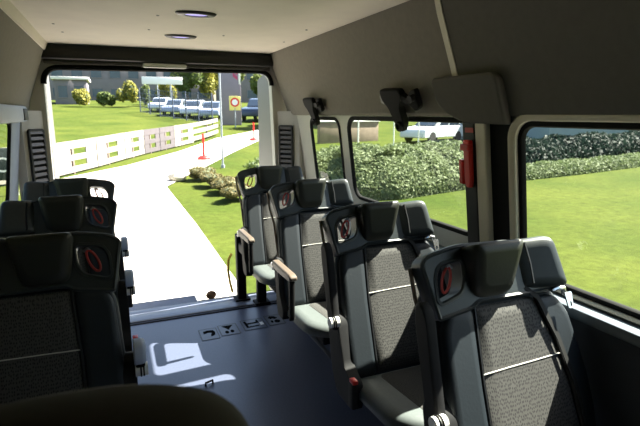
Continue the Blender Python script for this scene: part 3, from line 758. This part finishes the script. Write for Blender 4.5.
# car park: cars, fence posts
def car(x, y, rz, m, L, W, Hh, label):
    r = empty('car', (x, y, g(y)+.02), rz)
    body = [(-L/2, .28), (-L/2+.02, .62), (-L/2+.15, .80), (-L*.22, .92), (L*.42, .95), (L/2-.03, .85), (L/2, .55), (L/2-.03, .28)]
    k = Hh/1.5
    def prism(mb, o, w, ins=0.):
        mb.loft([[(a, s_*w, b_*k) for a, b_ in inset(o, i)] for s_, i in ((-1, .05), (-.94, 0), (.94, 0), (1, .05))]); return mb
    prism(MB(), rpoly(body, .12), W/2).build('body', m, r)
    cab = [(-L*.20, .90), (-L*.06, 1.42), (L*.10, 1.5), (L*.30, 1.45), (L*.43, .93)]
    prism(MB(), rpoly(cab, .12), W/2*.88).build('cabin', m, r)
    for s_ in (-1, 1):
        for q in ([(-L*.145, .98), (-L*.035, 1.36), (L*.08, 1.42), (L*.08, .98)], [(L*.105, .98), (L*.105, 1.42), (L*.27, 1.38), (L*.36, .98)]):
            MB().plate(rpoly(q, .04), [], lambda u, v, d: (u, s_*(W/2*.885+d), v*k), -.01, .008).build('side_window', 'carglass', r)
    for x0, x1 in ((-L*.215, -L*.075), (L*.435, L*.315)):
        mb = MB(); mb.loft([[(x0, s_*W*.38, .95*k), (x1, s_*W*.36, 1.38*k), (x1+(.05 if x0 > 0 else -.05)*.3, s_*W*.36, 1.40*k), (x0+(.05 if x0 > 0 else -.05), s_*W*.38, .97*k)] for s_ in (-1, 1)]); mb.build('windscreen', 'carglass', r)
    for wx in (-L*.31, L*.30):
        for s_ in (-1, 1): MB().cyl((wx, s_*(W/2-.16), .31), (wx, s_*(W/2+.01), .31), .31, 18).build('wheel', 'tyre', r)
    return tag(r, label, 'car', 'cars parked behind the fence')
car(5.2, 57.6, 1.2, 'carsilver', 4.3, 1.75, 1.5, 'silver parked car furthest left behind the mesh fence')
car(6.0, 51.5, 1.2, 'cargrey', 4.3, 1.75, 1.55, 'grey parked car second from the left behind the mesh fence')
car(7.4, 48.8, 1.2, 'carsilver', 4.4, 1.8, 1.6, 'silver parked car third from the left behind the mesh fence')
car(8.7, 46.3, 1.2, 'cargrey', 4.4, 1.8, 1.6, 'grey parked car behind the mesh fence, closest to the totem sign')
car(12.4, 44.0, .95, 'cardark', 4.7, 1.9, 2.0, 'dark blue parked van right of the totem, at the end of the drive')
FF = [(2.9, 56), (3.6, 52.5), (4.3, 49.5), (5.2, 46.8), (6.0, 44.3), (6.7, 42.2), (7.5, 40.4)]
r = empty('mesh_fence', (FF[0][0], FF[0][1], g(FF[0][1]))); B0 = Vector((FF[0][0], FF[0][1], g(FF[0][1])))
for x, y in FF:
    p = Vector((x, y, g(y)))-B0; MB().cyl(p, p+Vector((0, 0, 2.5)), .06, 8).build('post', 'mesh_post', r)
mb = MB()
for z in (.15, .6, 1.05, 1.5, 1.95, 2.4):
    mb.tube([Vector((x, y, g(y)+z))-B0 for x, y in FF], .022, 6)
for (x0, y0), (x1, y1) in zip(FF, FF[1:]):
    for k in range(1, 6):
        q = Vector((x0, y0)).lerp(Vector((x1, y1)), k/6); p = Vector((q.x, q.y, g(q.y)))-B0; mb.tube([p, p+Vector((0, 0, 2.4))], .014, 5)
mb.build('wire_mesh', 'mesh_post', r); tag(r, 'grey wire mesh fence with dark posts in front of the parked cars', 'fence')

# white board sign on legs
r = empty('sign_board', (5.9, 62.5, g(62.5)-.2), math.radians(-5))
MB().box(-2.3, 2.3, -.06, .06, 3.05, 3.90, .02).build('board', 'white', r)
for x in (-.6, .9): MB().cyl((x, .1, -.1), (x, .1, 3.9), .08, 10).build('post', 'galv', r)
tag(r, 'blank white signboard on posts above the parked cars', 'sign')

# bushes and trees round the field
for i, (x, y, w, h, m) in enumerate([(-3.3, 66, 1.0, 2.4, 'leafy'), (-.5, 66, 1.1, 1.8, 'leafg'), (1.9, 66, 1.25, 3.2, 'leafy'), (4.0, 68.5, .8, 3.0, 'leafg'), (6.6, 66, 1.2, 3.4, 'leafy')]):
    bush('field_bush', x, y, w, w, h, 1600, .16, m, ['yellow-green bush furthest left at the top of the field, by the grey house', 'low green bush in the bush row topping the field, second from left', 'tall yellow bush in the middle of the bush row topping the field', 'green bush in the bush row topping the field, second from right', 'largest yellow bush, rightmost of the row topping the field'][i], 'bush', 'bushes at the top of the field', 50+i)
for i, (x, y, w, h, m, tr) in enumerate([(9.9, 72, 1.9, 6.5, 'leafg', .9), (13.6, 73, 1.8, 6, 'leafy', .9), (17.6, 75, 1.9, 6, 'leafg', 1.0), (18.0, 62, 1.9, 4.4, 'leafg', .5), (-12, 70, 4, 7, 'leafg', 1.5)]):
    bush('tree', x, y, w, w, h, 2600, .24, m, ['broad green tree behind the parked cars, left of the pair', 'broad yellow-green tree behind the parked cars, right of the pair', 'green tree partly behind the totem sign', 'small green tree between the totem and the open door', 'green tree left of the field beside the rear house'][i], 'tree', 'trees beyond the car park', 70+i, trunk=tr)

def house(name, x, y, w, d, h, wall, label, rz=0, nwin=3, floors=1, roof='flat', band=None):
    r = empty(name, (x, y, g(min(y, 85))-.3), rz)
    MB().box(-w/2, w/2, 0, d, 0, h, .02).build('wall', wall, r)
    if roof == 'flat': MB().box(-w/2-.3, w/2+.3, -.3, d+.3, h, h+.35, .02).build('roof', band or 'wallwhite', r)
    else:
        mb = MB(); mb.loft([[(x_, -.4, h-.1), (x_, d/2, h+d*.32), (x_, d+.4, h-.1)] for x_ in (-w/2-.4, w/2+.4)]); mb.build('roof', 'roofred', r)
    for f in range(floors):
        for k in range(nwin):
            cx = -w/2+(k+.5)*w/nwin; hh = h/floors
            fm = MB().plate(rr(cx-w/nwin*.32, cx+w/nwin*.32, hh*f+hh*.32, hh*f+hh*.80, .02), [rr(cx-w/nwin*.28, cx+w/nwin*.28, hh*f+hh*.35, hh*f+hh*.77, .02)], lambda u, v, e: (u, e, v), -.06, .02).build('window_frame', 'wallgrey', r)
            MB().plate(rr(cx-w/nwin*.29, cx+w/nwin*.29, hh*f+hh*.34, hh*f+hh*.78, .02), [], lambda u, v, e: (u, e, v), -.03, -.01).build('pane', 'winglass', fm)
    return tag(r, label, 'building')
house('house', -4.5, 72, 3.8, 6, 3.4, 'wallgrey', 'grey house with flat roof at the top left of the field', nwin=2)
house('office_building', 4.0, 92, 26, 10, 6.2, 'wallgrey', 'long grey building with a strip of windows behind the bushes', nwin=9, floors=2)
house('house', 22, 82, 9, 8, 6, 'wallgrey', 'dark house right of the totem sign', nwin=3, floors=2, roof='gable')
house('house', 26, 33, 6, 5, 2.6, 'wallwhite', 'white house with brown roof above the leafy bank', rz=-.9, nwin=3, roof='gable')
house('long_building', 38.5, 24.0, 34, 6, 2.6, 'wallblue', 'long blue-grey building behind the dark hedge in the front window', rz=.23, nwin=0, band='wallblue')
for i, (x, y, h) in enumerate([(13.3, 22, 3.0), (15.2, 22.6, 3.0), (11.0, 21.5, 2.8)]):
    r = empty('white_post', (x, y, g(y))); MB().cyl((0, 0, 0), (0, 0, h), .035, 10).build('shaft', 'white', r); MB().ball((0, 0, h), .08, 10, 8).build('cap', 'white', r)
    tag(r, ['slim white post beyond the leafy bank, the middle one', 'slim white post beyond the leafy bank, the one furthest right', 'slim white post beyond the leafy bank, the one furthest left'][i], 'post', 'white posts beyond the bank')
for i, (x, y, w, h) in enumerate([(14, 38, 2.6, 5), (20.5, 38, 2.6, 5.5), (33, 43, 2.6, 5), (40, 46, 2.6, 6)]):
    bush('tree', x, y, w, w, h, 2000, .26, 'leafg', ['round tree beyond the bank, left in the middle right window', 'round tree beyond the bank, centre of the middle right window', 'round tree right of the white house beyond the bank', 'tall tree behind the low front hedge'][i], 'tree', 'trees beyond the bank', 90+i, trunk=1.0)
car(17.6, 24.6, .35, 'carwhite', 4.3, 1.75, 1.5, 'white parked car beyond the leafy bank, seen at the top of the middle right window')
r = empty('garden_wall', (12.6, 25.6, g(25.6)-.1), .25)
MB().box(-2.2, 2.2, 0, .25, 0, 1.25, .01).build('masonry', 'wallbeige', r); MB().box(-2.3, 2.3, -.05, .30, 1.25, 1.33, .015).build('coping', 'wallwhite', r)
tag(r, 'low beige garden wall with pale coping beyond the leafy bank', 'wall', kind='thing')
# board with white letters outside the left window
r = empty('banner_board', (-3.3, 14.2, -.6), 0)
MB().box(-.9, 1.1, 0, .06, .40, 1.2, .01).build('board', 'signdark', r)
for x in (-.7, .95): MB().cyl((x, .1, -.1), (x, .1, 1.1), .04, 8).build('post', 'galv', r)
cu = bpy.data.curves.new('letters', 'FONT'); cu.body = 'TC'; cu.size = .52; cu.extrude = .008
tmp = bpy.data.objects.new('tmp', cu); COL.objects.link(tmp); bpy.context.view_layer.update()
me = bpy.data.meshes.new_from_object(tmp.evaluated_get(bpy.context.evaluated_depsgraph_get())); COL.objects.unlink(tmp); bpy.data.objects.remove(tmp)
me.materials.append(M['white']); lo = bpy.data.objects.new('lettering', me); COL.objects.link(lo); lo.parent = r; lo.location = (.2, -.012, .61); lo.rotation_euler = (math.pi/2, 0, 0)
tag(r, 'dark banner board with white letters outside the left window', 'banner')

# ------------------------------------------------------------------ light
S = Vector((1, .08, 1.2)).normalized()
sd = bpy.data.lights.new('sun', 'SUN'); sd.energy = 24.0; sd.angle = math.radians(.55); sd.color = (1, .95, .86)
so = bpy.data.objects.new('sun', sd); COL.objects.link(so); so.rotation_euler = S.to_track_quat('Z', 'Y').to_euler(); so.location = (20, 2, 24)
w = bpy.data.worlds.new('sky'); SC.world = w; w.use_nodes = True
n = w.node_tree.nodes; l = w.node_tree.links; bg = n['Background']
sk = n.new('ShaderNodeTexSky'); sk.sky_type = 'NISHITA'; sk.sun_disc = False; sk.sun_elevation = math.asin(S.z); sk.sun_rotation = math.atan2(S.x, S.y)
sk.air_density = 1.2; sk.dust_density = 2.0
l.new(sk.outputs[0], bg.inputs['Color']); bg.inputs['Strength'].default_value = .22
SC.view_settings.view_transform = 'Standard'; SC.view_settings.look = 'None'; SC.view_settings.exposure = .92; SC.view_settings.gamma = 1
SC.view_settings.use_curve_mapping = False
c = SC.cycles
c.use_denoising = True; c.max_bounces = 10; c.diffuse_bounces = 6; c.glossy_bounces = 4; c.transparent_max_bounces = 16; c.sample_clamp_indirect = 6
c.caustics_reflective = False; c.caustics_refractive = False
